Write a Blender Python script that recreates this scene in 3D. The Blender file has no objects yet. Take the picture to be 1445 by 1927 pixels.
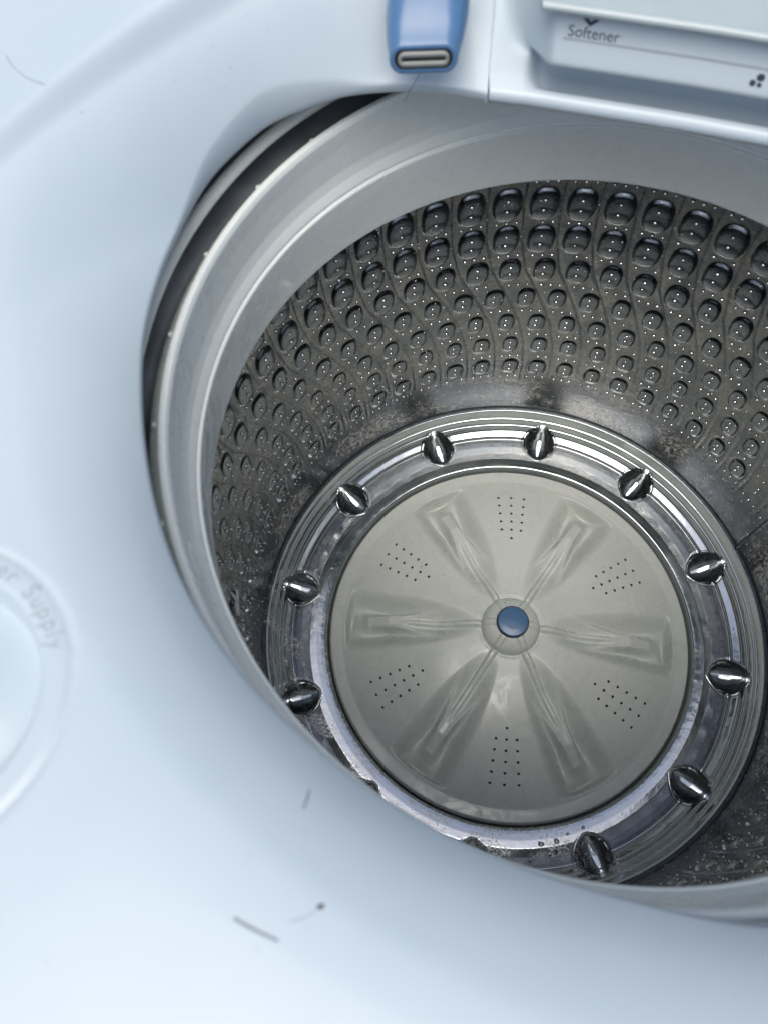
import bpy, math, random
import numpy as np
from mathutils import Matrix, Vector
R = math.radians
C = bpy.data.collections.new('scene'); bpy.context.scene.collection.children.link(C)
SC = bpy.context.scene
rng = np.random.default_rng(7); random.seed(7)

# ------------------------------------------------------------------ camera
cd = bpy.data.cameras.new('camera'); cam = bpy.data.objects.new('camera', cd); C.objects.link(cam)
rot = Matrix(((0.99932610, 0.01371701, 0.03404687), (0.0, 0.92755072, -0.37369728), (-0.03670621, 0.37344544, 0.92692565)))
cam.matrix_world = Matrix.Translation((-0.0992, -0.1771, 0.7823)) @ rot.to_4x4()
cd.sensor_fit = 'VERTICAL'; cd.sensor_height = 36.0; cd.lens = 1421.65/1927*36.0
cd.clip_start = 0.01; cd.clip_end = 500
cd.dof.use_dof = True; cd.dof.focus_distance = 0.70; cd.dof.aperture_fstop = 9.5
SC.camera = cam
# ------------------------------------------------------------------ world, sun, exposure
w = bpy.data.worlds.new('World'); SC.world = w; w.use_nodes = True
nt = w.node_tree; bg = nt.nodes['Background']
sky = nt.nodes.new('ShaderNodeTexSky'); sky.sky_type = 'NISHITA'; sky.sun_disc = False
SUN_EL, SUN_AZ = R(71), R(188)
sky.sun_elevation = SUN_EL; sky.sun_rotation = SUN_AZ
sky.air_density = 1.0; sky.dust_density = 5.0; sky.ozone_density = 1.2
nt.links.new(sky.outputs[0], bg.inputs[0]); bg.inputs[1].default_value = 0.11
sd = bpy.data.lights.new('sun', 'SUN'); sd.energy = 1.25; sd.angle = R(50); sd.color = (0.98, 1.0, 0.96)
sun = bpy.data.objects.new('sun', sd); C.objects.link(sun)
sdir = Vector((math.sin(SUN_AZ)*math.cos(SUN_EL), math.cos(SUN_AZ)*math.cos(SUN_EL), math.sin(SUN_EL)))
sun.rotation_euler = sdir.to_track_quat('Z', 'Y').to_euler()
vs = SC.view_settings; SC.display_settings.display_device = 'sRGB'
vs.view_transform = 'Standard'; vs.look = 'None'; vs.gamma = 1.0; vs.exposure = 0.44
SC.render.film_transparent = False
SC.cycles.max_bounces = 12; SC.cycles.glossy_bounces = 8; SC.cycles.diffuse_bounces = 5; SC.cycles.transmission_bounces = 6

# ------------------------------------------------------------------ helpers
def put(o, parent=None, label=None, cat=None, group=None, kind=None):
    C.objects.link(o)
    if parent: o.parent = parent
    if label: o['label'] = label
    if cat: o['category'] = cat
    if group: o['group'] = group
    if kind: o['kind'] = kind
    return o
def empty(name, loc, **k):
    o = bpy.data.objects.new(name, None); o.location = loc; o.empty_display_size = .02
    return put(o, **k)
def mesh(name, V, F, mat, smooth=True):
    V = np.asarray(V, dtype=np.float32).reshape(-1, 3)
    me = bpy.data.meshes.new(name)
    if isinstance(F, np.ndarray):
        n, k = F.shape
        me.vertices.add(len(V)); me.vertices.foreach_set('co', V.ravel())
        me.loops.add(n*k); me.loops.foreach_set('vertex_index', F.astype(np.int32).ravel())
        me.polygons.add(n); me.polygons.foreach_set('loop_start', np.arange(0, n*k, k, dtype=np.int32))
        me.polygons.foreach_set('loop_total', np.full(n, k, dtype=np.int32))
        me.update(calc_edges=True)
    else:
        me.from_pydata([tuple(map(float, v)) for v in V], [], [tuple(map(int, f)) for f in F]); me.update()
    me.polygons.foreach_set('use_smooth', np.full(len(me.polygons), smooth))
    me.materials.append(mat)
    return me
def obj(name, V, F, mat, parent=None, smooth=True, **k):
    return put(bpy.data.objects.new(name, mesh(name, V, F, mat, smooth)), parent, **k)
def gridfaces(m, n, cu=False, cv=False):
    a = np.arange(m if cu else m-1); b = np.arange(n if cv else n-1)
    I, J = np.meshgrid(a, b, indexing='ij'); I2, J2 = (I+1) % m, (J+1) % n
    return np.stack([I*n+J, I2*n+J, I2*n+J2, I*n+J2], -1).reshape(-1, 4)
def grid(name, X, mat, parent=None, cu=False, cv=False, flip=False, **k):
    m, n, _ = X.shape; F = gridfaces(m, n, cu, cv)
    if flip: F = F[:, ::-1].copy()
    return obj(name, X.reshape(-1, 3), F, mat, parent, **k)
def lathe(name, prof, mat, parent=None, n=256, closed=False, flip=False, **k):
    p = np.array(prof, float); t = np.linspace(0, 2*np.pi, n, endpoint=False)
    X = np.stack([p[None, :, 0]*np.cos(t)[:, None], p[None, :, 0]*np.sin(t)[:, None], np.repeat(p[None, :, 1], n, 0)], -1)
    return grid(name, X, mat, parent, cu=True, cv=closed, flip=flip, **k)
def rnd_prof(pts, rad=.002, seg=4):
    """round the corners of a polyline profile"""
    P = [np.array(p, float) for p in pts]; out = [P[0]]
    for a, b, c in zip(P[:-2], P[1:-1], P[2:]):
        l1, l2 = np.linalg.norm(a-b), np.linalg.norm(c-b); r = min(rad, l1*.45, l2*.45)
        s, e = b+(a-b)/l1*r, b+(c-b)/l2*r
        for t in np.linspace(0, 1, seg+1): out.append((1-t)**2*s+2*t*(1-t)*b+t*t*e)
    out.append(P[-1]); return np.array(out)
def sstep(x, a, b):
    t = np.clip((x-a)/(b-a), 0, 1); return t*t*(3-2*t)
def tube(name, pts, rad, mat, parent=None, n=8, **k):
    P = np.array(pts, float); T = np.gradient(P, axis=0); T /= np.linalg.norm(T, axis=1)[:, None]
    up = np.array([0, 0, 1.0]); A = np.cross(T, up); A /= np.linalg.norm(A, axis=1)[:, None]+1e-9; B = np.cross(T, A)
    rad = np.broadcast_to(rad, (len(P),)); t = np.linspace(0, 2*np.pi, n, endpoint=False)
    X = P[:, None]+rad[:, None, None]*(A[:, None]*np.cos(t)[None, :, None]+B[:, None]*np.sin(t)[None, :, None])
    V = X.reshape(-1, 3); F = [tuple(f) for f in gridfaces(len(P), n, False, True)]
    F += [tuple(range(n))[::-1], tuple(range((len(P)-1)*n, len(P)*n))]
    return obj(name, V, F, mat, parent, **k)

# ------------------------------------------------------------------ materials
def newmat(name):
    m = bpy.data.materials.new(name); m.use_nodes = True; t = m.node_tree
    return m, t, t.nodes['Principled BSDF']
def nd(t, typ, **k):
    n = t.nodes.new(typ)
    for a, b in k.items():
        if a.startswith('_'): n.inputs[a[1:].replace('_', ' ')].default_value = b
        else: setattr(n, a, b)
    return n
def noise(t, scale, detail=4, rough=.55, coord='Object', dist=0, vec=None):
    n = nd(t, 'ShaderNodeTexNoise'); n.inputs['Scale'].default_value = scale; n.inputs['Detail'].default_value = detail
    n.inputs['Roughness'].default_value = rough; n.inputs['Distortion'].default_value = dist
    if vec is None:
        tc = nd(t, 'ShaderNodeTexCoord'); vec = tc.outputs[coord]
    t.links.new(vec, n.inputs['Vector']); return n.outputs['Fac']
def ramp(t, fac, stops):
    r = nd(t, 'ShaderNodeValToRGB'); e = r.color_ramp.elements
    while len(e) > 1: e.remove(e[-1])
    e[0].position = stops[0][0]; e[0].color = stops[0][1] if len(stops[0][1]) == 4 else (*stops[0][1], 1)
    for p, c in stops[1:]:
        x = e.new(p); x.color = (*c, 1) if len(c) == 3 else c
    t.links.new(fac, r.inputs[0]); return r.outputs[0]
def g(v): return (v, v, v)
def mul(t, a, b, op='MULTIPLY'):
    n = nd(t, 'ShaderNodeMath', operation=op)
    for i, x in enumerate((a, b)):
        if isinstance(x, (int, float)): n.inputs[i].default_value = x
        else: t.links.new(x, n.inputs[i])
    return n.outputs[0]
def mixc(t, fac, a, b):
    n = nd(t, 'ShaderNodeMix', data_type='RGBA')
    if isinstance(fac, (int, float)): n.inputs[0].default_value = fac
    else: t.links.new(fac, n.inputs[0])
    for i, x in ((6, a), (7, b)):
        if isinstance(x, tuple): n.inputs[i].default_value = (*x, 1) if len(x) == 3 else x
        else: t.links.new(x, n.inputs[i])
    return n.outputs[2]
def bump(t, b, h, dist=.001, strength=1, chain=None):
    n = nd(t, 'ShaderNodeBump'); n.inputs['Distance'].default_value = dist; n.inputs['Strength'].default_value = strength
    t.links.new(h, n.inputs['Height'])
    if chain is not None: t.links.new(chain, n.inputs['Normal'])
    if b is not None: t.links.new(n.outputs[0], b.inputs['Normal'])
    return n.outputs[0]
def setb(b, col=None, rough=.5, metal=0, coat=0, spec=.5, coatr=.05):
    if col is not None: b.inputs['Base Color'].default_value = (*col, 1)
    b.inputs['Roughness'].default_value = rough; b.inputs['Metallic'].default_value = metal
    b.inputs['Coat Weight'].default_value = coat; b.inputs['Coat Roughness'].default_value = coatr
    b.inputs['Specular IOR Level'].default_value = spec

def simple(name, col, rough=.5, metal=0, var=.06, scale=60, coat=0, bmp=0):
    m, t, b = newmat(name); setb(b, col, rough, metal, coat)
    f = noise(t, scale)
    lo = tuple(c*(1-var) for c in col); hi = tuple(min(1, c*(1+var)) for c in col)
    t.links.new(ramp(t, f, [(.3, lo), (.7, hi)]), b.inputs['Base Color'])
    if bmp: bump(t, b, f, bmp)
    return m

# glossy white enamel / plastic of the top panel, faint smudges
M_white, t, b = newmat('white_gloss_plastic'); setb(b, (.6, .66, .71), .3, 0, .22, .38, .07)
f1 = noise(t, 9, 5, .6); f2 = noise(t, 900, 2, .5)
t.links.new(ramp(t, f1, [(.3, (.475, .560, .615)), (.7, (.51, .59, .64))]), b.inputs['Base Color'])
t.links.new(ramp(t, noise(t, 16, 2, .5), [(.30, g(.28)), (.75, g(.35))]), b.inputs['Roughness'])
n1 = bump(t, None, noise(t, 26, 2, .5), .0006, .35); bump(t, b, f2, .0001, .12, n1)

# warm grey plastic (wash plate, balance ring)
def grey_plastic(name, a, c, wet=True):
    m, t, b = newmat(name); setb(b, a, .34, 0, .15)
    f = noise(t, 14, 6, .6); base = ramp(t, f, [(.3, a), (.7, c)])
    sp = noise(t, 420, 3, .7); msk = ramp(t, sp, [(.70, g(0)), (.76, g(1))])
    blot = ramp(t, noise(t, 30, 4, .6), [(.45, g(0)), (.6, g(.55))])
    msk = mul(t, msk, blot)
    base = mixc(t, msk, base, (.62, .63, .60)); t.links.new(base, b.inputs['Base Color'])
    t.links.new(ramp(t, noise(t, 45, 5, .7, dist=1.0), [(.40, g(.16)), (.56, g(.42))]), b.inputs['Roughness'])
    n = bump(t, None, noise(t, 70, 4, .6), .0004, .25); bump(t, b, sp, .00025, .35, n)
    return m
M_plate = grey_plastic('wash_plate_plastic', (.575, .615, .59), (.65, .68, .65))
M_ringpl = grey_plastic('balance_ring_plastic', (.79, .835, .80), (.84, .88, .845))
M_cover = grey_plastic('tub_cover_plastic', (.62, .64, .58), (.68, .70, .64))
M_gasket_shade = simple('dark_rubber_and_shade', (.17, .19, .205), .55, var=.3, scale=40, bmp=.0005)  # gasket rubber; also the painted shade on the tub cover
M_dark = simple('black_void', (.008, .009, .011), .6)
M_blue, t, b = newmat('blue_plastic'); setb(b, (.1, .2, .36), .28, 0, .3)
t.links.new(ramp(t, noise(t, 60, 5), [(.3, (.062, .15, .29)), (.7, (.08, .175, .33))]), b.inputs['Base Color'])
bump(t, b, noise(t, 300, 2), .0001, .3)
M_lip = simple('spout_lip_grey', (.24, .25, .24), .4)
M_cream = simple('pale_grey_plastic', (.35, .42, .44), .3, var=.03, coat=.3)
M_ink = simple('label_ink', (.03, .04, .07), .6)
M_inkg = simple('grey_ink', (.34, .38, .43), .5)
M_inkp = simple('pale_grey_ink', (.37, .43, .47), .4)
M_hair = simple('dark_fibre', (.05, .045, .05), .7, var=.3)
M_fib = simple('grey_fibre', (.30, .33, .39), .8, var=.3)
M_metalcab = simple('painted_sheet_steel', (.75, .76, .77), .35, coat=.3)

# stainless drum wall with dried film
M_wall, t, b = newmat('stainless_drum_wall'); setb(b, (.3, .3, .3), .25, 1.0)
f = noise(t, 28, 6, .65, dist=.6)
col = ramp(t, f, [(.36, (.19, .205, .22)), (.52, (.245, .25, .25)), (.66, (.32, .31, .292))])
tc = nd(t, 'ShaderNodeTexCoord'); sx = nd(t, 'ShaderNodeSeparateXYZ'); t.links.new(tc.outputs['Object'], sx.inputs[0])
zlow = ramp(t, mul(t, sx.outputs[2], 4.0), [(.17, g(0)), (.21, g(1)), (.33, g(1)), (.40, g(0))])
blotch = ramp(t, noise(t, 13, 3, .5), [(.50, g(0)), (.57, g(1))])
speck = ramp(t, noise(t, 230, 5, .75), [(.48, g(0)), (.56, g(1))])
soap = mul(t, mul(t, zlow, blotch), speck)
wear = mul(t, ramp(t, noise(t, 260, 4, .75), [(.56, g(0)), (.70, g(.35))]), ramp(t, noise(t, 17, 3), [(.45, g(0)), (.6, g(1))]))
ca = nd(t, 'ShaderNodeAttribute', attribute_name='clean')
col = mixc(t, mul(t, ca.outputs['Fac'], .8), col, (.22, .24, .26))
low_shade = ramp(t, mul(t, sx.outputs[2], 4.0), [(.36, g(1)), (.44, g(0))])
col = mixc(t, mul(t, low_shade, .8), col, (.13, .14, .155))  # wall base darkened near the bottom, shade put into the colour
t.links.new(mixc(t, mul(t, soap, .9), mixc(t, wear, col, (.62, .58, .52)), (.66, .64, .60)), b.inputs['Base Color'])
film = ramp(t, noise(t, 40, 6, .7, dist=1.5), [(.40, g(.16)), (.60, g(.38))])
ca = nd(t, 'ShaderNodeAttribute', attribute_name='clean'); cln = ca.outputs['Fac']
film = mixc(t, mul(t, cln, .85), film, g(.13))
film = mixc(t, mul(t, low_shade, .8), film, g(.30))
t.links.new(mixc(t, soap, film, g(.5)), b.inputs['Roughness'])
inv = mul(t, soap, -.55); t.links.new(mul(t, inv, 1.0, 'ADD'), b.inputs['Metallic'])
n = bump(t, None, noise(t, 55, 5, .6, dist=.8), .0011, .45); bump(t, b, noise(t, 330, 4, .6), .0003, .45, n)

# polished base ring with soap residue
M_ring, t, b = newmat('polished_stainless'); setb(b, (.55, .56, .58), .1, 1.0)
f = noise(t, 20, 5, .6)
pat = ramp(t, noise(t, 16, 4, .6, dist=1.2), [(.50, g(0)), (.58, g(1))])
gr = ramp(t, noise(t, 380, 4, .75), [(.46, g(0)), (.60, g(1))])
tc = nd(t, 'ShaderNodeTexCoord'); sx = nd(t, 'ShaderNodeSeparateXYZ'); t.links.new(tc.outputs['Object'], sx.inputs[0])
side = mul(t, mul(t, sx.outputs[0], 1.0), mul(t, sx.outputs[1], 1.25), 'ADD')
reg = ramp(t, mul(t, side, -1.0), [(.10, g(.06)), (.22, g(1))])
soap = mul(t, mul(t, pat, gr), reg)
t.links.new(mul(t, mul(t, soap, -.55), 1.0, 'ADD'), b.inputs['Metallic'])
t.links.new(mixc(t, mul(t, soap, .9), ramp(t, f, [(.3, (.60, .63, .645)), (.7, (.68, .71, .72))]), (.88, .87, .87)), b.inputs['Base Color'])
tc = nd(t, 'ShaderNodeTexCoord'); sx = nd(t, 'ShaderNodeSeparateXYZ'); t.links.new(tc.outputs['Object'], sx.inputs[0])
rad = mul(t, mul(t, mul(t, sx.outputs[0], sx.outputs[0]), mul(t, sx.outputs[1], sx.outputs[1]), 'ADD'), .5, 'POWER')
brushed = ramp(t, mul(t, rad, 4.0), [(.928, g(0)), (.932, g(.12)), (.972, g(.12)), (.976, g(.05))])
rgh = mixc(t, brushed, ramp(t, noise(t, 33, 5, .6), [(.35, g(.06)), (.68, g(.16))]), ramp(t, noise(t, 500, 3, .7), [(.3, g(.20)), (.7, g(.42))]))
t.links.new(mixc(t, soap, rgh, g(.42)), b.inputs['Roughness'])
n = bump(t, None, noise(t, 95, 3, .55), .0004, .42); cv = nd(t, 'ShaderNodeCombineXYZ'); t.links.new(rad, cv.inputs[0])
stk = noise(t, 1100, 2, .6, vec=cv.outputs[0])
n = bump(t, None, mul(t, stk, mul(t, brushed, 6.0)), .00022, .6, n); bump(t, b, noise(t, 600, 3, .6), .0001, .15, n)

M_bead, t, b = newmat('mirror_bead'); setb(b, (.95, .95, .94), .12, 1.0)  # bright mirror metal so that the beads glint
bump(t, b, noise(t, 900, 2), .0001, .3)
M_water, t, b = newmat('water'); setb(b, (1, 1, 1), .0, 0); b.inputs['Transmission Weight'].default_value = 1; b.inputs['IOR'].default_value = 1.33
bump(t, b, noise(t, 120, 2), .0003, .2)
M_soap, t, b = newmat('soap_film'); setb(b, (.66, .70, .72), .18, 0, .5)
t.links.new(ramp(t, noise(t, 160, 5, .7), [(.35, (.45, .50, .54)), (.7, (.80, .84, .86))]), b.inputs['Base Color'])
M_glass = simple('tinted_lid_glass', (.3, .36, .38), .04, var=.05, coat=.5)
M_ground = simple('concrete_ground', (.28, .27, .26), .85, var=.2, scale=3, bmp=.002)

# ------------------------------------------------------------------ ground
gs = 60.0
obj('ground', [(-gs, -gs, -.52), (gs, -gs, -.52), (gs, gs, -.52), (-gs, gs, -.52)], [(0, 1, 2, 3)], M_ground, kind='structure', label='plain concrete ground under the washing machine')

WM = empty('washing_machine', (0, 0, -.52), label='white top loading washing machine with its lid open and steel drum showing', cat='washing machine')
ZO = .52                                     # parts are given in drum coordinates; lift them out of the root's offset
def P(o):                                    # make a child of the machine without moving it
    o.parent = WM; o.location = (0, 0, ZO); return o

# ------------------------------------------------------------------ cabinet and tub (mostly below the panel)
BX0, BX1, BY0, BY1 = -.345, .345, -.335, .40
def rrect(x0, x1, y0, y1, r, k=8):
    out = []
    for cx, cy, a0 in ((x1-r, y1-r, 0), (x0+r, y1-r, 90), (x0+r, y0+r, 180), (x1-r, y0+r, 270)):
        for i in range(k+1):
            a = R(a0+90*i/k); out.append((cx+r*math.cos(a), cy+r*math.sin(a)))
    return np.array(out)
rr = rrect(BX0, BX1, BY0, BY1, .03)
X = np.stack([np.c_[rr, np.full(len(rr), z)] for z in (.545, .2, -.48, -.50)], 1)
P(grid('cabinet', X, M_metalcab, cu=True, flip=True))
P(lathe('outer_tub', [(.30, .47), (.30, -.06), (.02, -.09)], M_gasket_shade, flip=True))

# ------------------------------------------------------------------ drum wall with embossed pads
N = 56; PITCH = 2*np.pi/N; RW = .2478
ZR = np.array([.3405, .3035, .267, .2300, .1945, .1590, .1210])
FR = np.array([.84, .74, .45, -.18, -.70, -1.0, -1.13])
HW = np.array([.0108, .0104, .0090, .0082, .0079, .0079, .0082]); HH = np.array([.0162, .0152, .0132, .0122, .0120, .0120, .0122])
PH = np.array([1.0, .95, .70, .58, .52, .52, .58])
def no_pad(i, th):
    d = np.degrees(th) % 360
    return (i >= 5) & (d > 4) & (d < 27)
def frac_at(z): return np.interp(z, ZR[::-1], FR[::-1])
def pad_q(th, z, i):
    a = (th/PITCH-FR[i]+.5) % 1-.5
    ctr = th-a*PITCH; kk = np.round(ctr/PITCH*3.0)+i*71.3
    h1 = np.sin(kk*12.9898) % 1-.5; h2 = np.sin(kk*78.233) % 1-.5; h3 = np.sin(kk*37.719) % 1-.5
    j = .35 if i < 2 else 1.0
    return (np.abs(a*PITCH*RW+h1*.0010*j)/(HW[i]*(1+.14*h2*j)))**2.5+(np.abs(z-ZR[i]+h2*.0009*j)/(HH[i]*(1+.14*h3*j)))**2.5, ctr
def wall_disp(th, z, mask=None):
    d = np.zeros_like(th); mk = np.zeros_like(th)
    for i in range(7):
        q, ctr = pad_q(th, z, i); ok = ~no_pad(i, ctr)
        zl = (z-ZR[i])/HH[i]
        k = sstep(1-q, 0, .30)*.0021+sstep(1-q, .0, 1)*.0012
        ball = np.clip(1-((zl+.50)/.46)**2-((((th/PITCH-FR[i]+.5) % 1-.5)*PITCH*RW)/(HW[i]*.92))**2, 0, 1)
        k = k+.0006*ball**.8*sstep(1-q, 0, .3)
        k = np.where(ok, k*PH[i], 0); d = np.maximum(d, k)
        d = d-np.where(ok & (q > 1), np.exp(-((q-1.25)/.2)**2)*.0004, 0)
        mk = np.maximum(mk, np.where(ok, sstep(1.12-q, 0, .2), 0))
    a = (th/PITCH-frac_at(z)) % 1-.5                            # creases between the columns
    rb = -np.exp(-(a*PITCH*RW/.0012)**2)*.0004+np.exp(-((a*PITCH*RW-.0026)/.0018)**2)*.00022
    d = d+rb*sstep(z, .085, .11)*(1-sstep(z, .362, .368))
    a = (th/PITCH-.95+.5) % 1-.5                                # dark oval pockets above the top row
    q = (np.abs(a*PITCH*RW)/.0085)**2.4+(np.abs(z-.3755)/.0065)**2.4
    d = d-sstep(1-q, 0, .5)*.002
    return (d, mk) if mask else d
nt_, nz = 1792, 330
th = np.linspace(0, 2*np.pi, nt_, endpoint=False); zz = np.linspace(.030, .402, nz)
TH, Z = np.meshgrid(th, zz, indexing='ij')
D, MK = wall_disp(TH, Z, True)
RR = RW-D
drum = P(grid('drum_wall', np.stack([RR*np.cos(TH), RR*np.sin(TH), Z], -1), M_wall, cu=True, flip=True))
at = drum.data.attributes.new('clean', 'FLOAT', 'POINT'); at.data.foreach_set('value', MK.reshape(-1).astype(np.float32))
# vertical weld seam strip
ws = R(18.5)
zq = np.linspace(.035, .15, 40); aq = np.linspace(-.0022, .0022, 7)
A, Zq = np.meshgrid(aq, zq, indexing='ij'); rq = RW-.0004-.0009*np.cos(A/.0022*np.pi/2)
grid('weld_seam', np.stack([rq*np.cos(ws+A/RW), rq*np.sin(ws+A/RW), Zq], -1), M_wall, drum, flip=True)

# wet punched holes: mirror beads shaped to glint like water, thousands of them
def dome(nr=3, ns=8):
    V = [(0, 0, 1)]; F = []
    for i in range(1, nr+1):
        a = math.pi/2*i/nr
        for j in range(ns):
            q = 2*math.pi*j/ns; V.append((math.sin(a)*math.cos(q), math.sin(a)*math.sin(q), math.cos(a)))
    for j in range(ns): F.append((0, 1+j, 1+(j+1) % ns, 0))
    tri = [(0, 1+j, 1+(j+1) % ns) for j in range(ns)]
    quad = [(1+i*ns+j, 1+(i+1)*ns+j, 1+(i+1)*ns+(j+1) % ns, 1+i*ns+(j+1) % ns) for i in range(nr-1) for j in range(ns)]
    return np.array(V), tri+quad
DV, DF = dome(3, 8)
def beads(name, items, mat, parent, tilt=0, lift=0):
    """items: th, z, radius, height"""
    Vs, Fs = [], []
    for (th_, z_, r_, h_) in items:
        d = float(wall_disp(np.array([th_]), np.array([z_]))[0])
        er = np.array([-math.cos(th_), -math.sin(th_), 0]); et = np.array([-math.sin(th_), math.cos(th_), 0]); ez = np.array([0, 0, 1.])
        o = -er*(RW-d+.0001)+ez*z_
        c_, s_ = math.cos(R(tilt)), math.sin(R(tilt)); en = er*c_+ez*s_; eb = -er*s_+ez*c_       # bead of water, tilted up so its mirror face catches a sky glint
        V = o+er*lift*r_+DV[:, :1]*r_*et+DV[:, 1:2]*r_*eb+DV[:, 2:3]*h_*en
        k = len(Vs)*len(DV); Vs.append(V); Fs += [tuple(k+i for i in f[::-1]) for f in DF]
    return obj(name, np.concatenate(Vs), Fs, mat, parent, kind='stuff')
it = []
for c in range(N):
    for i in range(8):
        if i == 0: z_, f_ = ZR[0]+.0225, FR[0]+.05
        elif i < 7: z_, f_ = (ZR[i-1]+ZR[i])/2, (FR[i-1]+FR[i])/2
        else: z_, f_ = ZR[6]-.0175, FR[6]
        for k in (-1, 0, 1):
            if random.random() < .06: continue
            it.append(((c+f_)*PITCH+k*.0078/RW, z_-k*.0004, .00125*random.uniform(.85, 1.15), .0006*random.uniform(.8, 1.1)))
        if i < 7:
            for s in ((.0048, .3), (-.0032, 0)):
                it.append(((c+FR[i]+.02)*PITCH, ZR[i]+s[0]*HH[i]/.0135+.0015, .00125*random.uniform(.85, 1.15), .0006*random.uniform(.8, 1.1)))
for r_ in range(5):
    for c in range(N*2):
        it.append(((c+.5*(r_ % 2)+random.uniform(-.03, .03))*PITCH/2, .092-.0115*r_, .0007*random.uniform(.7, 1.1), .0006))
beads('punched_holes', it, M_bead, drum, 48, .45)
def dark_rings(name, items, mat, parent):
    Vs, Fs, n = [], [], 10; q = np.linspace(0, 2*np.pi, n, endpoint=False)
    for (th_, z_, r_, h_) in items:
        d = float(wall_disp(np.array([th_]), np.array([z_]))[0]); er = np.array([-math.cos(th_), -math.sin(th_), 0]); et = np.array([-math.sin(th_), math.cos(th_), 0]); ez = np.array([0, 0, 1.])
        o = -er*(RW-d)+ez*z_; k = len(Vs)*2*n
        Vs.append(np.concatenate([o+(np.cos(q)[:, None]*et+np.sin(q)[:, None]*ez)*r_*f_+er*e_ for f_, e_ in ((1.30, -.0001), (.95, .00032))]))
        Fs += [(k+j, k+n+j, k+n+(j+1) % n, k+(j+1) % n) for j in range(n)]
    return obj(name, np.concatenate(Vs), Fs, mat, parent, kind='stuff')
dark_rings('dark_hole_rings', it, M_dark, drum)  # dark of the holes painted as black rings around the beads, for contrast
# scattered droplets clinging to the wall
it = []
for _ in range(1500):
    it.append((random.uniform(0, 2*math.pi), random.uniform(.04, .37)**1.0, random.uniform(.0003, .0009), random.uniform(.0003, .0007)))
beads('clinging_droplets', it, M_bead, drum)

# ------------------------------------------------------------------ balance ring, tub cover, gasket
bp = rnd_prof([(.2478, .402), (.2440, .398), (.2120, .398), (.2085, .402), (.2078, .410), (.2052, .430), (.2030, .4462), (.2034, .4474), (.2052, .4478), (.2052, .4490), (.2042, .4496),
               (.2066, .4555), (.2076, .462), (.2072, .478), (.2062, .4885), (.2072, .4915), (.2100, .4915), (.2165, .4830), (.2178, .4790), (.2180, .455), (.240, .452)], .0006, 3)
br = P(lathe('balance_ring', bp, M_ringpl, n=320, flip=False))
# little moulded bosses on the ring's rim
for a in (-176, 171, 158, 145, 134, -163, -150):
    V = np.array([(x*.0017, y*.0017, zc*.0007) for x, y, zc in DV]); V[:, 0] += .2125*math.cos(R(a)); V[:, 1] += .2125*math.sin(R(a)); V[:, 2] += .4880
    obj('boss', V, DF, M_ringpl, br)
cp = rnd_prof([(.262, .480), (.2200, .4965), (.2172, .4985), (.2172, .5005), (.2195, .5025), (.2225, .5025), (.2245, .5000), (.2250, .4900)], .0014, 4)
P(lathe('tub_cover', cp, M_cover, n=320))
P(lathe('rubber_gasket', rnd_prof([(.2182, .4300), (.2192, .4700), (.2225, .4765), (.2380, .4780), (.262, .4830)], .002, 3), M_gasket_shade, n=256))
P(lathe('cover_shade_band', rnd_prof([(.2246, .4930), (.2300, .4960), (.2500, .4990), (.30, .5020)], .002, 3), M_gasket_shade, n=256))  # dark band added where the tub cover lies in the panel's shade

# ------------------------------------------------------------------ polished base ring with twelve raised dimples
RA0, NB = 17.4, 12
def ring_z(r, a):
    prof_r = [.1840, .1862, .1868, .1876, .1890, .1905, .1930, .1980, .2050, .2130, .2190, .2222, .2236, .2242, .2247, .2256, .2300, .2320, .2345, .2352, .2360, .2364, .2388, .2396, .2404, .2408, .2440, .2446, .2453, .2464, .2477]
    prof_z = [-.026, -.014, .0010, .0042, .0056, .0060, .0066, .0076, .0083, .0081, .0074, .0068, .0066, .0078, .0092, .0098, .0121, .0133, .0188, .0194, .0190, .0208, .0262, .0268, .0263, .0284, .0364, .0370, .0362, .0348, .0344]
    z = np.interp(r, prof_r, prof_z)
    return z
def ring_full(r, a):
    z = sum(ring_z(r+o, a)*w_ for o, w_ in ((-.0004, .25), (0, .5), (.0004, .25)))
    st = 2*np.pi/NB; k = np.round((a-R(RA0))/st); da = a-R(RA0)-k*st
    u = r*np.cos(da)-.2198; v = r*np.sin(da)
    hw = np.where(u > 0, .0172*np.sqrt(np.clip(1-(np.clip(u, 0, 1)/.0165)**2.2, 0, 1)), .0172*np.clip(1-(np.clip(-u, 0, 1)/.0195)**1.8, 0, 1)**.66)
    n = np.clip(np.abs(v)/np.maximum(hw, 1e-5), 0, 3); n = np.where(hw > 1e-4, n, 3)
    flr = np.interp(u, [-.02, -.005, .004, .008, .012, .0140, .0165], [.0076, .0078, .0092, .0112, .0134, .0168, .0218])
    crest = np.interp(u, [-.0195, -.017, -.010, .0, .010, .0145, .0165], [.0084, .0104, .0144, .0182, .0205, .0208, .0220])
    cap = 1-np.clip(n, 0, 1)**1.75
    moat = np.exp(-((n-1.06)/.07)**2)*.0007
    zi = flr+(crest-flr)*np.clip(cap, 0, 1)+.0010
    e = 1-sstep(n, .95, 1.0)
    return z*(1-e)+e*zi-moat*(hw > .003)
ra = np.linspace(0, 2*np.pi, 1680, endpoint=False)
rrs = np.concatenate([np.linspace(.184, .193, 20, endpoint=False), np.linspace(.193, .2478, 84)])
A, RR_ = np.meshgrid(ra, rrs, indexing='ij')
base = P(grid('base_ring', np.stack([RR_*np.cos(A), RR_*np.sin(A), ring_full(RR_, A)], -1), M_ring, cu=True))
P(lathe('sump_plate', [(.19, -.030), (.01, -.030)], M_dark, n=64))

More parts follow.
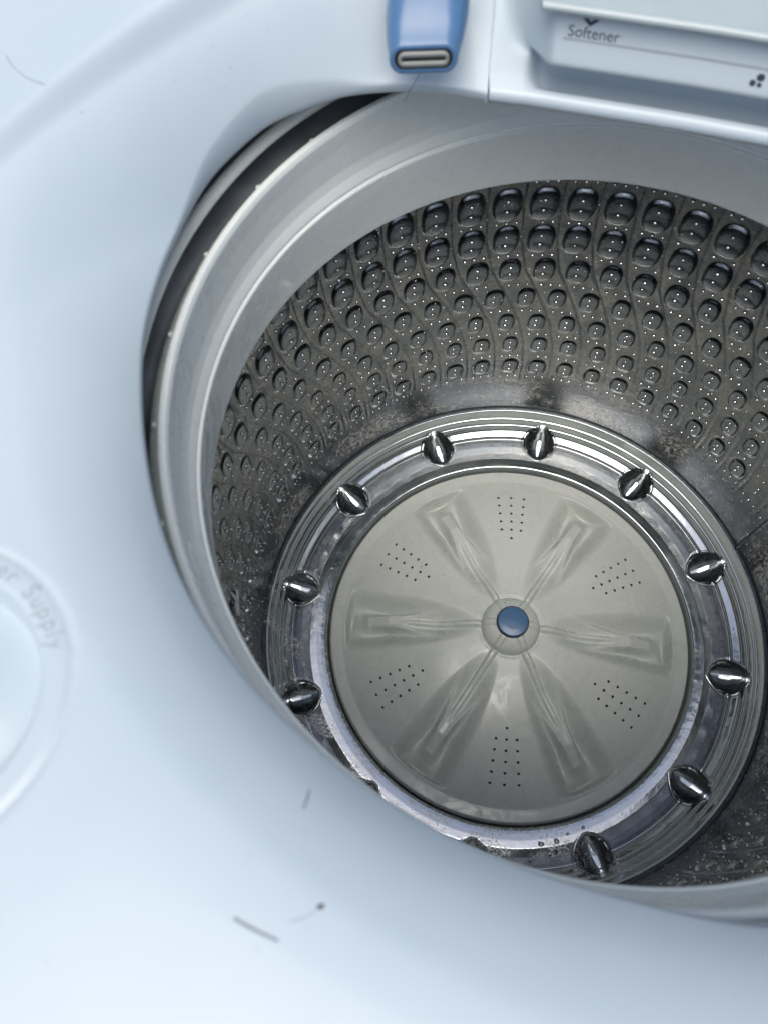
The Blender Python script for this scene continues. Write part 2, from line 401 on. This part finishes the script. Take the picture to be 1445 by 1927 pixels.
# ------------------------------------------------------------------ wash plate
VA0 = 54.5
def plate_z(x, y):
    r = np.hypot(x, y); a = np.arctan2(y, x)
    zb = .030*np.clip(1-(r/.172)**1.6, 0, 1)
    st = R(60); k = np.round((a-R(VA0))/st); da = a-R(VA0)-k*st
    u = r*np.cos(da); v = r*np.sin(da); av = np.abs(v)
    # recessed fans either side of each vane
    wr = np.interp(u, [.015, .030, .046, .075, .10, .135, .168], [.002, .0080, .0150, .0230, .0285, .0330, .0350])
    tt = np.clip(1-av/wr, 0, 1)
    fan = sstep(tt, 0, .95)*sstep(u, .026, .080)*(1-sstep(r, .1640, .1685))
    z = zb-.0330*fan*np.interp(u, [.03, .08, .14], [.35, .7, 1.0])
    # blade: a waisted plateau that splits into two arms towards the hub
    wc = np.interp(u, [.050, .062, .076, .092, .108, .124, .140, .154, .168], [.0150, .0140, .0125, .0108, .0088, .0078, .0086, .0100, .0112])
    hc = np.interp(u, [.058, .070, .088, .105, .124, .145, .158, .167], [.0, .0036, .0105, .0165, .0215, .0205, .0115, .0])
    sf = np.interp(u, [.07, .12, .145, .16], [.38, .40, .72, .95])
    pl = 1-sstep(av/wc, 1-sf, 1+sf)
    dip = sstep(av, .0010, .0032)*(1-sstep(av, wc-.0042, wc-.0008))*(1-sstep(u, .094, .110))
    z = z+hc*1.15*pl*(1-.16*dip)
    # thin rib running on to the hub
    hr = np.interp(u, [.024, .032, .060, .095, .112], [.0026, .0046, .0062, .0044, 0])
    z = z+hr*(1-sstep(av, .0012, .0044))*(1-pl*sstep(u, .08, .11)*.5)
    # hub boss
    z = z+.0150*np.clip(1-(r/.0292)**3.2, 0, 1)**.6
    z = z-.0022*np.exp(-((r-.0300)/.0014)**2)
    # rim
    z = z+.0004*sstep(r, .1690, .1740)-.0050*sstep(r, .1820, .1851)**2+.0030
    return z
pr_ = np.concatenate([np.linspace(.0001, .034, 46, endpoint=False), np.linspace(.034, .178, 170, endpoint=False), np.linspace(.178, .1851, 12)])
pa = np.linspace(0, 2*np.pi, 900, endpoint=False)
A, RP = np.meshgrid(pa, pr_, indexing='ij')
PX, PY = RP*np.cos(A), RP*np.sin(A); PZ = plate_z(PX, PY)
X = np.stack([PX, PY, PZ], -1)
skirt = X[:, -1:].copy(); skirt[..., 2] = -.020
plate = P(grid('wash_plate', np.concatenate([X, skirt], 1), M_plate, cu=True))
# blue cap
zc = float(plate_z(np.array([0.]), np.array([0.]))[0])
lathe('blue_cap', rnd_prof([(.0150, zc-.004), (.0148, zc+.0012), (.0140, zc+.0019), (.008, zc+.0027), (.0002, zc+.0030)], .0006, 3), M_blue, plate, n=64)
lathe('cap_groove', [(.0158, zc-.0020), (.0157, zc+.0005), (.0150, zc+.0005)], M_dark, plate, n=64, flip=False)
# drain holes, each its own piece
def hole_mesh():
    n = 12; V = []; 
    for rr_, z_ in ((.00175, 0), (.0015, .00035), (.00125, .00035), (.00115, -.0001)):
        for j in range(n): V.append((rr_*math.cos(2*math.pi*j/n), rr_*math.sin(2*math.pi*j/n), z_))
    V.append((0, 0, -.0001)); F = []
    for i in range(3):
        for j in range(n): F.append((i*n+j, i*n+(j+1) % n, (i+1)*n+(j+1) % n, (i+1)*n+j))
    F += [(3*n+j, 3*n+(j+1) % n, 4*n) for j in range(n)]
    return mesh('drain_hole', V, F, M_dark)
# a hole sits in a dimple: only its dark bore is visible, flush with the plate
hm = mesh('drain_hole', [(.0014*math.cos(2*math.pi*j/14), .0014*math.sin(2*math.pi*j/14), z_) for z_ in (-.0008, .00022) for j in range(14)]+[(0, 0, .00016)],
          [(j, (j+1) % 14, 14+(j+1) % 14, 14+j) for j in range(14)]+[(14+j, 14+(j+1) % 14, 28) for j in range(14)], M_dark)
for gk in range(6):
    ga = R(25.2+60*gk)
    pts = [(.1085+.0102*i, s*R(5.35)*(1-.0*i)) for i in range(5) for s in (-1, 0, 1)]+[(.0980, 0)]
    for (r_, da) in pts:
        x_, y_ = r_*math.cos(ga+da), r_*math.sin(ga+da)
        o = bpy.data.objects.new('drain_hole', hm); o.location = (x_, y_, float(plate_z(np.array([x_]), np.array([y_]))[0]))
        put(o, plate)

# ------------------------------------------------------------------ top panel: bowl, lip, rim
OT = np.array([112.47, 116.4, 123.24, 130.57, 140.84, 152.14, 161.48, 170.81, 177.71, 184.28, 192.08, 199.37, 204.79, 213.83, 219.2, 223.17, 225.65, 230.06, 234.42, 236.93, 241.41, 247.5, 252.0, 258.0, 262.0, 266.0, 271.7, 300, 330, 360, 385, 405, 420])
OR = np.array([.1553, .1657, .1815, .1973, .2107, .2138, .2115, .2107, .2100, .2082, .2072, .2071, .2072, .2064, .2055, .2048, .2044, .2038, .2037, .2035, .2034, .2030, .2030, .2033, .2042, .2058, .2085, .2085, .2085, .2085, .205, .185, .155])
def smooth_interp(x, xp, fp):
    y = np.interp(x, xp, fp); k = np.exp(-np.linspace(-2, 2, 39)**2); k /= k.sum()
    yp = np.pad(y, 19, mode='reflect', reflect_type='odd'); return np.convolve(yp, k, 'valid')
RC_T = np.array([112, 125, 140, 150, 160, 168, 178, 186, 193, 201, 210.5, 219.5, 226.8, 232.3, 245, 270, 300, 360, 420])
RC_R = np.array([.250, .262, .265, .262, .258, .2535, .2480, .2420, .2390, .2370, .2360, .2350, .2340, .2335, .2335, .2370, .235, .24, .21])
def line_d(x, y):                            # distance beyond the recess rim at the back left
    ax, ay, bx, by = -.256, .0658, -.1908, .1432
    L = math.hypot(bx-ax, by-ay); d = ((bx-ax)*(y-ay)-(by-ay)*(x-ax))/L
    t = ((x-ax)*(bx-ax)+(y-ay)*(by-ay))/L
    return d-.0045*(1-((t-.05)/.05)**2)*0.6
BTN = (-.2525, -.1425)
def panel_z(x, y, o, rc):
    r = np.hypot(x, y)
    s = np.clip((r-o)/(rc-o), 0, None)
    z = .5205+.0055*(1-np.log1p(np.exp(np.clip((1-s)/.045, -40, 40)))*.045)+.0195*(1-np.exp(-2.0*s-.5*s*s))+.0175*(1-np.exp(-np.clip(r-o, 0, 1)/.085))
    d = line_d(x, y)
    z = z+(.5735-z)*(.76*sstep(d, -.046, .006)+.24*sstep(d, -.0065, .0025))
    dd = np.hypot(x-BTN[0], y-BTN[1])        # faucet button: groove and dished centre
    z = z-.0012*np.exp(-((dd-.0493)/.0008)**2)
    z = z-.0140*(1-sstep(dd, .0345, .0408))+.0060*(1-sstep(dd, 0, .036))
    return z
pt = np.linspace(112.47, 420, 1150)
o_ = smooth_interp(pt, OT, OR); rc_ = smooth_interp(pt, RC_T, RC_R)
o_[:3] = np.interp(pt[:3], OT, OR)
fe = np.where(pt < 150, np.interp(pt, [112.47, 150], [95.0, 150]), pt)
S = np.array([(o*math.cos(R(a)), o*math.sin(R(a))) for o, a in zip(o_, pt)])
def outer(a):
    dx, dy = math.cos(R(a)), math.sin(R(a)); ts = []
    if dx > 1e-6: ts.append(BX1/dx)
    if dx < -1e-6: ts.append(BX0/dx)
    if dy > 1e-6: ts.append(BY1/dy)
    if dy < -1e-6: ts.append(BY0/dy)
    t_ = min(ts); return (dx*t_, dy*t_)
Eo = np.array([outer(a) for a in fe])
q = np.concatenate([np.linspace(0, .08, 16, endpoint=False), np.linspace(.08, .42, 46, endpoint=False), np.linspace(.42, 1, 62)])
XY = S[:, None]+(Eo-S)[:, None]*q[None, :, None]
Zp = panel_z(XY[..., 0], XY[..., 1], o_[:, None], rc_[:, None])
Xp = np.concatenate([XY, Zp[..., None]], -1)
# rolled lip going down and under, outer skirt
def inset(d, z):
    n_ = np.hypot(S[:, 0], S[:, 1])[:, None]; return np.concatenate([S+S/n_*d, np.full((len(S), 1), z)], 1)[:, None]
lip = [inset(.020, .5150), inset(.0035, .5146), inset(.0016, .5150), inset(.0004, .5162), inset(0, .5180), inset(-.0001, .5195)]
dk = (1+4.2*sstep(pt, 228, 258))[:, None]            # the lip hangs deeper along the front
for L_ in lip: L_[..., 2] = .5195-(.5195-L_[..., 2])*dk
out = Xp[:, -1:].copy(); out[..., 2] -= .004; out2 = out.copy(); out2[..., 2] = .545
Xp = np.concatenate(lip+[Xp[:, :]]+[out, out2], 1)
# rim folded down along the seam beside the drawer
e0 = Xp[:1].copy(); e0[..., 2] = np.maximum(e0[..., 2]-.016, .5146)
Xp = np.concatenate([e0, Xp], 0)
panel = P(grid('top_panel', Xp, M_white, flip=False))

# ------------------------------------------------------------------ water supply button lettering (pale relief print on the bezel)
def text_mesh(s, size):
    cu = bpy.data.curves.new('t', 'FONT'); cu.body = s; cu.size = size; cu.resolution_u = 4
    o = bpy.data.objects.new('t', cu); C.objects.link(o); dg = bpy.context.evaluated_depsgraph_get(); dg.update()
    me = bpy.data.meshes.new_from_object(o.evaluated_get(dg)); 
    V = np.array([v.co[:] for v in me.vertices]).reshape(-1, 3); F = [tuple(p.vertices) for p in me.polygons]
    C.objects.unlink(o); bpy.data.objects.remove(o); bpy.data.meshes.remove(me); return V, F
def arc_text(s, cx, cy, rad, a_end, size, z, mat, name, parent, track=1.05):
    Vs, Fs, k = [], [], 0
    adv = []
    for ch in s:
        V, F = text_mesh(ch, size); adv.append((V, F, (V[:, 0].max()-V[:, 0].min() if len(V) else size*.3)+size*.13))
    a = a_end
    for V, F, w_ in reversed(adv):
        am = a+w_/2/rad*track
        if not len(V): a += w_/rad*track; continue
        x0 = (V[:, 0].max()+V[:, 0].min())/2
        lx, ly = V[:, 0]-x0, V[:, 1]
        px = cx+np.cos(am)*(rad+ly)+np.sin(am)*lx; py = cy+np.sin(am)*(rad+ly)-np.cos(am)*lx
        an = np.degrees(np.arctan2(py, px)) % 360; an = np.where(an < 112, an+360, an)
        Vs.append(np.c_[px, py, panel_z(px, py, np.interp(an, pt, o_), np.interp(an, pt, rc_))+.00025]); Fs += [tuple(k+i for i in f) for f in F]; k += len(V)
        a += w_/rad*track
    return obj(name, np.concatenate(Vs), Fs, mat, parent, smooth=False)
arc_text('Water Supply', BTN[0], BTN[1], .0425, R(17), .0078, .56062, M_inkp, 'lettering', panel)

# ------------------------------------------------------------------ drawer block: lip, finger recess, label face, cover
xs = np.concatenate([np.linspace(-.0585, -.020, 60, endpoint=False), np.linspace(-.020, .24, 90)])
def curve(P_, x): 
    P_ = np.array(P_); return np.interp(x, P_[:, 0], P_[:, 1])+np.where(x > P_[-1, 0], (P_[-1, 1]-P_[-2, 1])/(P_[-1, 0]-P_[-2, 0])*(x-P_[-1, 0]), 0)+np.where(x < P_[0, 0], (P_[1, 1]-P_[0, 1])/(P_[1, 0]-P_[0, 0])*(x-P_[0, 0]), 0)
E0 = lambda x: curve([(-.0594, .1435), (-.0387, .1391), (-.0143, .1325), (.0285, .1208), (.0663, .1093), (.24, .045)], x)
def prof(x):
    y0 = float(E0(np.array([x]))[0])
    b = float(sstep(np.array([x]), -.0425, -.0320)[0]); c = float(sstep(np.array([x]), -.0520, -.0310)[0])
    right = [(.018, .5140), (.0010, .5150), (.0, .5172), (.0002, .5195), (.0016, .5212), (.0040, .5222), (.0052, .5219), (.0075, .5200), (.0130, .5180), (.0200, .5180), (.0260, .5230), (.0265, .5310), (.0180, .5355), (.0070, .5365),
             (.0020, .5370), (.0010, .5382), (.0014, .5400), (.0026, .5430), (.0042, .5475), (.0052, .5505), (.0058, .5540), (.0060, .5585), (.0060, .5600), (.0080, .5610), (.012, .5612)]
    left = [(.018, .5140), (.0010, .5150), (.0, .5172), (.0002, .5195)]
    ys = np.array([.0012, .0028, .0045, .0065, .009, .012, .015, .018, .021, .024, .027, .029, .032, .035, .038, .042, .046, .050, .054, .058, .062])
    left += [(d, .5205+.0245*(1-(1-min(1, (d)/.095))**1.75)) for d in ys]
    out_ = []
    for i, (R_, L_) in enumerate(zip(right, left)):
        tk = min(1, max(0, (i-11)/8)); k = b*(1-tk)+c*tk
        out_.append((x, y0+L_[0]*(1-k)+R_[0]*k, L_[1]*(1-k)+R_[1]*k))
    return out_
PR = np.array([prof(x) for x in xs])
# smooth the left sweep a little
drawer = P(grid('detergent_drawer', PR, M_white, flip=True))
ns = 25
# left end of the back: carry the plate backwards so no hole shows
back = PR[:, -1:].copy(); b2 = back.copy(); b2[:, :, 1] = .40; b2[:, :, 2] = np.maximum(b2[:, :, 2], .5612)
grid('rear_deck', np.concatenate([back, b2], 1), M_white, drawer, flip=True)
side = np.concatenate([PR[:1], PR[:1].copy()], 0); side[1, :, 2] = np.minimum(side[1, :, 2], np.maximum(side[1, :, 2]-.014, .5146)); grid('side_flange', side, M_white, drawer)
# pale cover overhanging the label face
cx_ = np.linspace(-.040, .24, 80); cvv = []
for x in cx_:
    y0 = float(E0(np.array([x]))[0]); k = float(sstep(np.array([x]), -.042, -.034)[0])
    cvv.append([(x, y0+.0085, .5600), (x, y0+.0035, .5602), (x, y0+.0026, .5609), (x, y0+.0024, .5622), (x, y0+.0032, .5634), (x, y0+.0060, .5640), (x, y0+.03, .5655), (x, .40, .566)])
P(grid('drawer_cover', np.array(cvv), M_cream, flip=True))

def face_pt(x, v, off=.00015):
    """point on the label face; v = 0 at the printed line, 1 under the cover"""
    p = np.array(prof(float(x)))[18:22]      # (.0042 .5475) .. (.0060 .5585)
    q_ = np.clip(v, -1.2, 1.3); 
    zt = .5490+q_*.0092
    pf = np.array(prof(float(x)))[15:23]
    y_ = np.interp(zt, pf[:, 2], pf[:, 1])
    return (x, y_-off, zt+off*.4)
V, F = text_mesh('Softener', 1.0); V[:, 0] -= V[:, 0].min(); wdt = V[:, 0].max()
TX0, TW = -.0272, .0215
obj('label_softener', [face_pt(TX0+v[0]/wdt*TW, .10+v[1]*.72) for v in V], F, M_ink, drawer, smooth=False)
cxm = TX0+.0085                                # chevron above the word
ch = [(-.0036, .98), (-.0012, .98), (0, .84), (.0012, .98), (.0036, .98), (0, .62)]
obj('chevron_mark', [face_pt(cxm+a, b_) for a, b_ in ch], [(0, 1, 2, 5), (2, 3, 4, 5)], M_ink, drawer, smooth=False)
lx = np.linspace(-.0290, .20, 90)
obj('printed_line', [face_pt(x, v) for x in lx for v in (-.07, .04)], gridfaces(90, 2)[:, ::-1].copy(), M_inkg, drawer, smooth=False)
icx = .0500
Vs, Fs = [], []
for (dx, v0, rx, rv) in ((.0010, -.62, .0013, .14), (.0036, -.36, .0017, .16), (.0038, -.66, .0010, .10)):
    k = len(Vs); Vs += [face_pt(icx+dx+rx*math.cos(R(30*j)), v0+rv*math.sin(R(30*j))) for j in range(12)]; Fs.append(tuple(range(k, k+12)))
obj('care_symbol', Vs, Fs, M_ink, drawer, smooth=False)

# ------------------------------------------------------------------ blue spout
def stadium(w_, h_, r_, n=6):
    out_ = []
    for sx_, sz_, a0 in ((1, 1, 0), (-1, 1, 90), (-1, -1, 180), (1, -1, 270)):
        for i in range(n+1):
            a = R(a0+90*i/n); out_.append((sx_*(w_-r_)+r_*math.cos(a), sz_*(h_-r_)+r_*math.sin(a)))
    return out_
secs = [(.0, .1320, .5480, .0128, .0040, .0036), (.0, .1316, .5480, .0142, .0052, .0050), (.0, .1322, .5480, .0150, .0060, .0058), (.0, .1345, .5484, .0153, .0064, .0062),
        (.0, .1400, .5500, .0168, .0082, .0079), (.0, .1500, .5535, .0182, .0112, .0108), (.0, .1620, .5570, .0182, .0135, .0120), (.0, .1760, .5600, .0172, .0150, .0135), (.0, .190, .562, .0155, .0150, .0135), (0, .200, .560, .011, .012, .0105)]
SPX = -.0905
Xs = []
for dx, y_, z_, w_, h_, r_ in secs:
    tl = (y_-.132)*.10
    Xs.append([(SPX+tl+px, y_+pz*.22*(1 if y_ < .14 else .3), z_+pz) for px, pz in stadium(w_, h_, r_)])
Xs = np.array(Xs)
spout = P(grid('water_spout', Xs, M_blue, cv=True, flip=False))
def ring_piece(name, w0, h0, w1, h1, yf, yb, mat, parent):
    a = stadium(w0, h0, min(w0, h0)*.95); b_ = stadium(w1, h1, min(w1, h1)*.95)
    X_ = np.array([[(SPX+px, yb+pz*.22, .548+pz) for px, pz in a], [(SPX+px, yf+pz*.22, .548+pz) for px, pz in a], [(SPX+px, yf+pz*.22, .548+pz) for px, pz in b_], [(SPX+px, yb+pz*.22, .548+pz) for px, pz in b_]])
    return grid(name, X_, mat, parent, cv=True)
st_ = stadium(.0130, .0042, .0040)
obj('mouth_back', [(SPX+px, .1322+pz*.22, .548+pz) for px, pz in st_], [tuple(range(len(st_)))], M_dark, spout, smooth=False)
ring_piece('mouth_lip', .0112, .0030, .0098, .0009, .1312, .1330, M_lip, spout)

# ------------------------------------------------------------------ raised lid, hinged along the back
lid_a = R(8)
def lid_pt(x, h, d): return (x, .372+h*math.sin(lid_a)+d*math.cos(lid_a), .575+h*math.cos(lid_a)-d*math.sin(lid_a))
def slab(outline, d0, d1, inner=None):
    n = len(outline); V = [lid_pt(x, h, d) for d in (d0, d1) for x, h in outline]
    F = [(j, (j+1) % n, n+(j+1) % n, n+j) for j in range(n)]
    if inner is None: F += [tuple(range(n))[::-1], tuple(range(n, 2*n))]
    else:
        V += [lid_pt(x, h, d) for d in (d0, d1) for x, h in inner]
        for j in range(n):
            k = (j+1) % n; F += [(2*n+j, 3*n+j, 3*n+k, 2*n+k), (j, 2*n+j, 2*n+k, k), (n+j, n+k, 3*n+k, 3*n+j)]
    return V, F
lo_ = [tuple(p) for p in rrect(-.30, .30, 0, .50, .07)]; li_ = [tuple(p) for p in rrect(-.235, .235, .07, .44, .05)]
V, F = slab(lo_, 0, .028, li_); lid = P(obj('lid', V, F, M_metalcab, smooth=False))
lid['label'] = 'raised lid standing open at the back'
V, F = slab([tuple(p) for p in rrect(-.236, .236, .069, .441, .05)], .010, .015); obj('lid_glass', V, F, M_glass, lid, smooth=False)

# ------------------------------------------------------------------ dirt, hairs and drops: things of their own
tube('hair', [(-.0990, .1383, .5222), (-.0965, .1402, .5262), (-.0930, .1428, .5300), (-.0905, .1450, .5345)], .00014, M_hair, label='fine dark hair bent over the edge below the blue spout', cat='hair')
def pz(x, y):
    a = math.degrees(math.atan2(y, x)) % 360
    if a < 112: a += 360
    return float(panel_z(np.array([x]), np.array([y]), np.interp(a, pt, o_), np.interp(a, pt, rc_))[0])
def on_panel(pts, r_): return [(x, y, pz(x, y)+r_*.8) for x, y in pts]
def curve_pts(a, b_, bend, n=9):
    a, b_ = np.array(a), np.array(b_); d = b_-a; nrm = np.array([-d[1], d[0]])
    return [tuple(a+d*t_+nrm*bend*4*t_*(1-t_)) for t_ in np.linspace(0, 1, n)]
tube('fibre', on_panel(curve_pts((-.1482, -.2028), (-.1360, -.2082), -.015), .00030), .00034, M_fib, label='longest grey fibre lying flat on the white front panel', cat='fibre')
tube('fibre', on_panel(curve_pts((-.1312, -.1696), (-.1322, -.1748), .03), .00028), .00028, M_fib, label='short upright grey fibre on the white panel nearest the opening', cat='fibre')
tube('hair', on_panel(curve_pts((-.2594, .1081), (-.2410, .0913), -.10), .0002), .00016, M_fib, label='thin curved hair on the far left corner of the white top', cat='hair')
V = DV.copy(); sp_ = (-.1252, -.2002); V = np.c_[V[:, 0]*.0011+sp_[0]+V[:, 1]*.0004, V[:, 1]*.0008+sp_[1], V[:, 2]*.0005+pz(*sp_)-.0001]
spk = empty('lint_speck', (sp_[0], sp_[1], pz(*sp_)), label='dark purple speck of lint with a faint tail on the white panel', cat='lint')
o1 = obj('clump', V-np.array([sp_[0], sp_[1], pz(*sp_)]), DF, M_hair, spk)
tp = np.array(on_panel(curve_pts((-.1258, -.2005), (-.1328, -.2034), .10), .00008))-np.array([sp_[0], sp_[1], pz(*sp_)])
tube('tail', tp, .00011, M_fib, spk)

Vs, Fs = [], []
for _ in range(150):
    a = random.uniform(114, 300); r_ = np.interp(a, pt, o_)+abs(random.gauss(.03, .05)); x, y = r_*math.cos(R(a)), r_*math.sin(R(a))
    if x < -.33 or y < -.32 or y > .2: continue
    s_ = random.uniform(.00010, .00028); k = len(Vs)*len(DV); an = random.uniform(0, 3.1); l_ = random.choice((1, 1, 1.6, 3))
    Vs.append(np.c_[x+s_*(DV[:, 0]*l_*math.cos(an)-DV[:, 1]*math.sin(an)), y+s_*(DV[:, 0]*l_*math.sin(an)+DV[:, 1]*math.cos(an)), DV[:, 2]*s_*.7+pz(x, y)]); Fs += [tuple(k+i for i in f) for f in DF]
obj('dust', np.concatenate(Vs), Fs, M_fib, kind='stuff', label='fine grey dust flecks scattered over the white top panel', cat='dust')

def drop(x, y, r_, hgt, zfun, irregular, **k):
    n = 20; V = [(x, y, zfun(x, y)+hgt)]; rows_ = 5; ph = [random.uniform(0, 6.3) for _ in range(4)]
    for i in range(1, rows_+1):
        s_ = i/rows_
        for j in range(n):
            a = 2*math.pi*j/n; rr_ = r_*(1+irregular*(.5*math.sin(2*a+ph[0])+.35*math.sin(3*a+ph[1])+.25*math.sin(5*a+ph[2])))*s_
            px, py = x+rr_*math.cos(a), y+rr_*math.sin(a)
            V.append((px, py, zfun(px, py)+hgt*math.sqrt(max(0, 1-s_**2.4))+.00003))
    F = [(0, 1+j, 1+(j+1) % n) for j in range(n)]+[(1+i*n+j, 1+(i+1)*n+j, 1+(i+1)*n+(j+1) % n, 1+i*n+(j+1) % n) for i in range(rows_-1) for j in range(n)]
    F.append(tuple(1+(rows_-1)*n+j for j in range(n))[::-1])
    return obj('water_drop', V, F, M_water, **k)
rz = lambda x, y: float(ring_full(np.array([math.hypot(x, y)]), np.array([math.atan2(y, x)]))[0])
for (x, y, r_, irr, lb) in DROPS if 'DROPS' in globals() else []: pass
import json
DR = [(.0185, -.2010, .0026, .25, 'round water drop on the steel ring, leftmost of the cluster by the front dimple'),
      (.0330, -.1985, .0026, .20, 'round water drop on the steel ring, second in the cluster by the front dimple'),
      (.0285, -.2090, .0040, .45, 'largest ragged water drop on the steel ring, lowest of the cluster'),
      (.0440, -.1925, .0014, .2, 'tiny water drop touching the inner tip of the front dimple'),
      (.0590, -.1870, .0017, .3, 'single small water drop just right of the front dimple tip')]
for x, y, r_, irr, lb in DR: drop(x, y, r_, r_*.35, rz, irr, label=lb, cat='water drop', group='water drops on the steel base ring')
# loose spatter too small to count
Vs, Fs = [], []
for _ in range(90):
    a = R(random.gauss(-63, 12)) if random.random() < .45 else random.uniform(0, 2*math.pi); r_ = random.uniform(.196, .236); s_ = random.uniform(.0002, .0007)
    x, y = r_*math.cos(a), r_*math.sin(a); k = len(Vs)*len(DV); Vs.append(np.c_[DV[:, 0]*s_*1.3+x, DV[:, 1]*s_+y, DV[:, 2]*s_*.6+rz(x, y)]); Fs += [tuple(k+i for i in f) for f in DF]
for _ in range(260):
    a = random.uniform(0, 2*math.pi); r_ = .18*math.sqrt(random.random()); s_ = random.uniform(.0003, .0011)
    x, y = r_*math.cos(a), r_*math.sin(a); k = len(Vs)*len(DV); Vs.append(np.c_[DV[:, 0]*s_+x, DV[:, 1]*s_+y, DV[:, 2]*s_*.35+float(plate_z(np.array([x]), np.array([y]))[0])]); Fs += [tuple(k+i for i in f) for f in DF]
obj('water_spatter', np.concatenate(Vs), Fs, M_water, kind='stuff', label='fine water spatter on the grey wash plate and steel ring', cat='water')
def wall_pt(a, z, off): return ((RW-off)*math.cos(a), (RW-off)*math.sin(a), z)

PA, PZ_ = R(-177.6), .171
ol = [(-1, .1), (-.75, .5), (-.35, .35), (-.2, 1.3), (.0, 1.35), (.05, .45), (.5, .55), (.75, .15), (1.05, -.1), (.9, -.65), (.45, -.55), (.1, -.8), (-.4, -.6), (-.9, -.45)]
V = [wall_pt(PA, PZ_, .0044)]+[wall_pt(PA+x*.0105/RW, PZ_+z*.0125, .0040) for x, z in ol]+[wall_pt(PA+x*.0112/RW, PZ_+z*.0135, .0028) for x, z in ol]
n_ = len(ol); F = [(0, 1+j, 1+(j+1) % n_) for j in range(n_)]+[(1+j, 1+n_+j, 1+n_+(j+1) % n_, 1+(j+1) % n_) for j in range(n_)]
obj('soap_film', V, F, M_soap, label='ragged star shaped patch of soap film stuck to the left drum wall', cat='soap film')
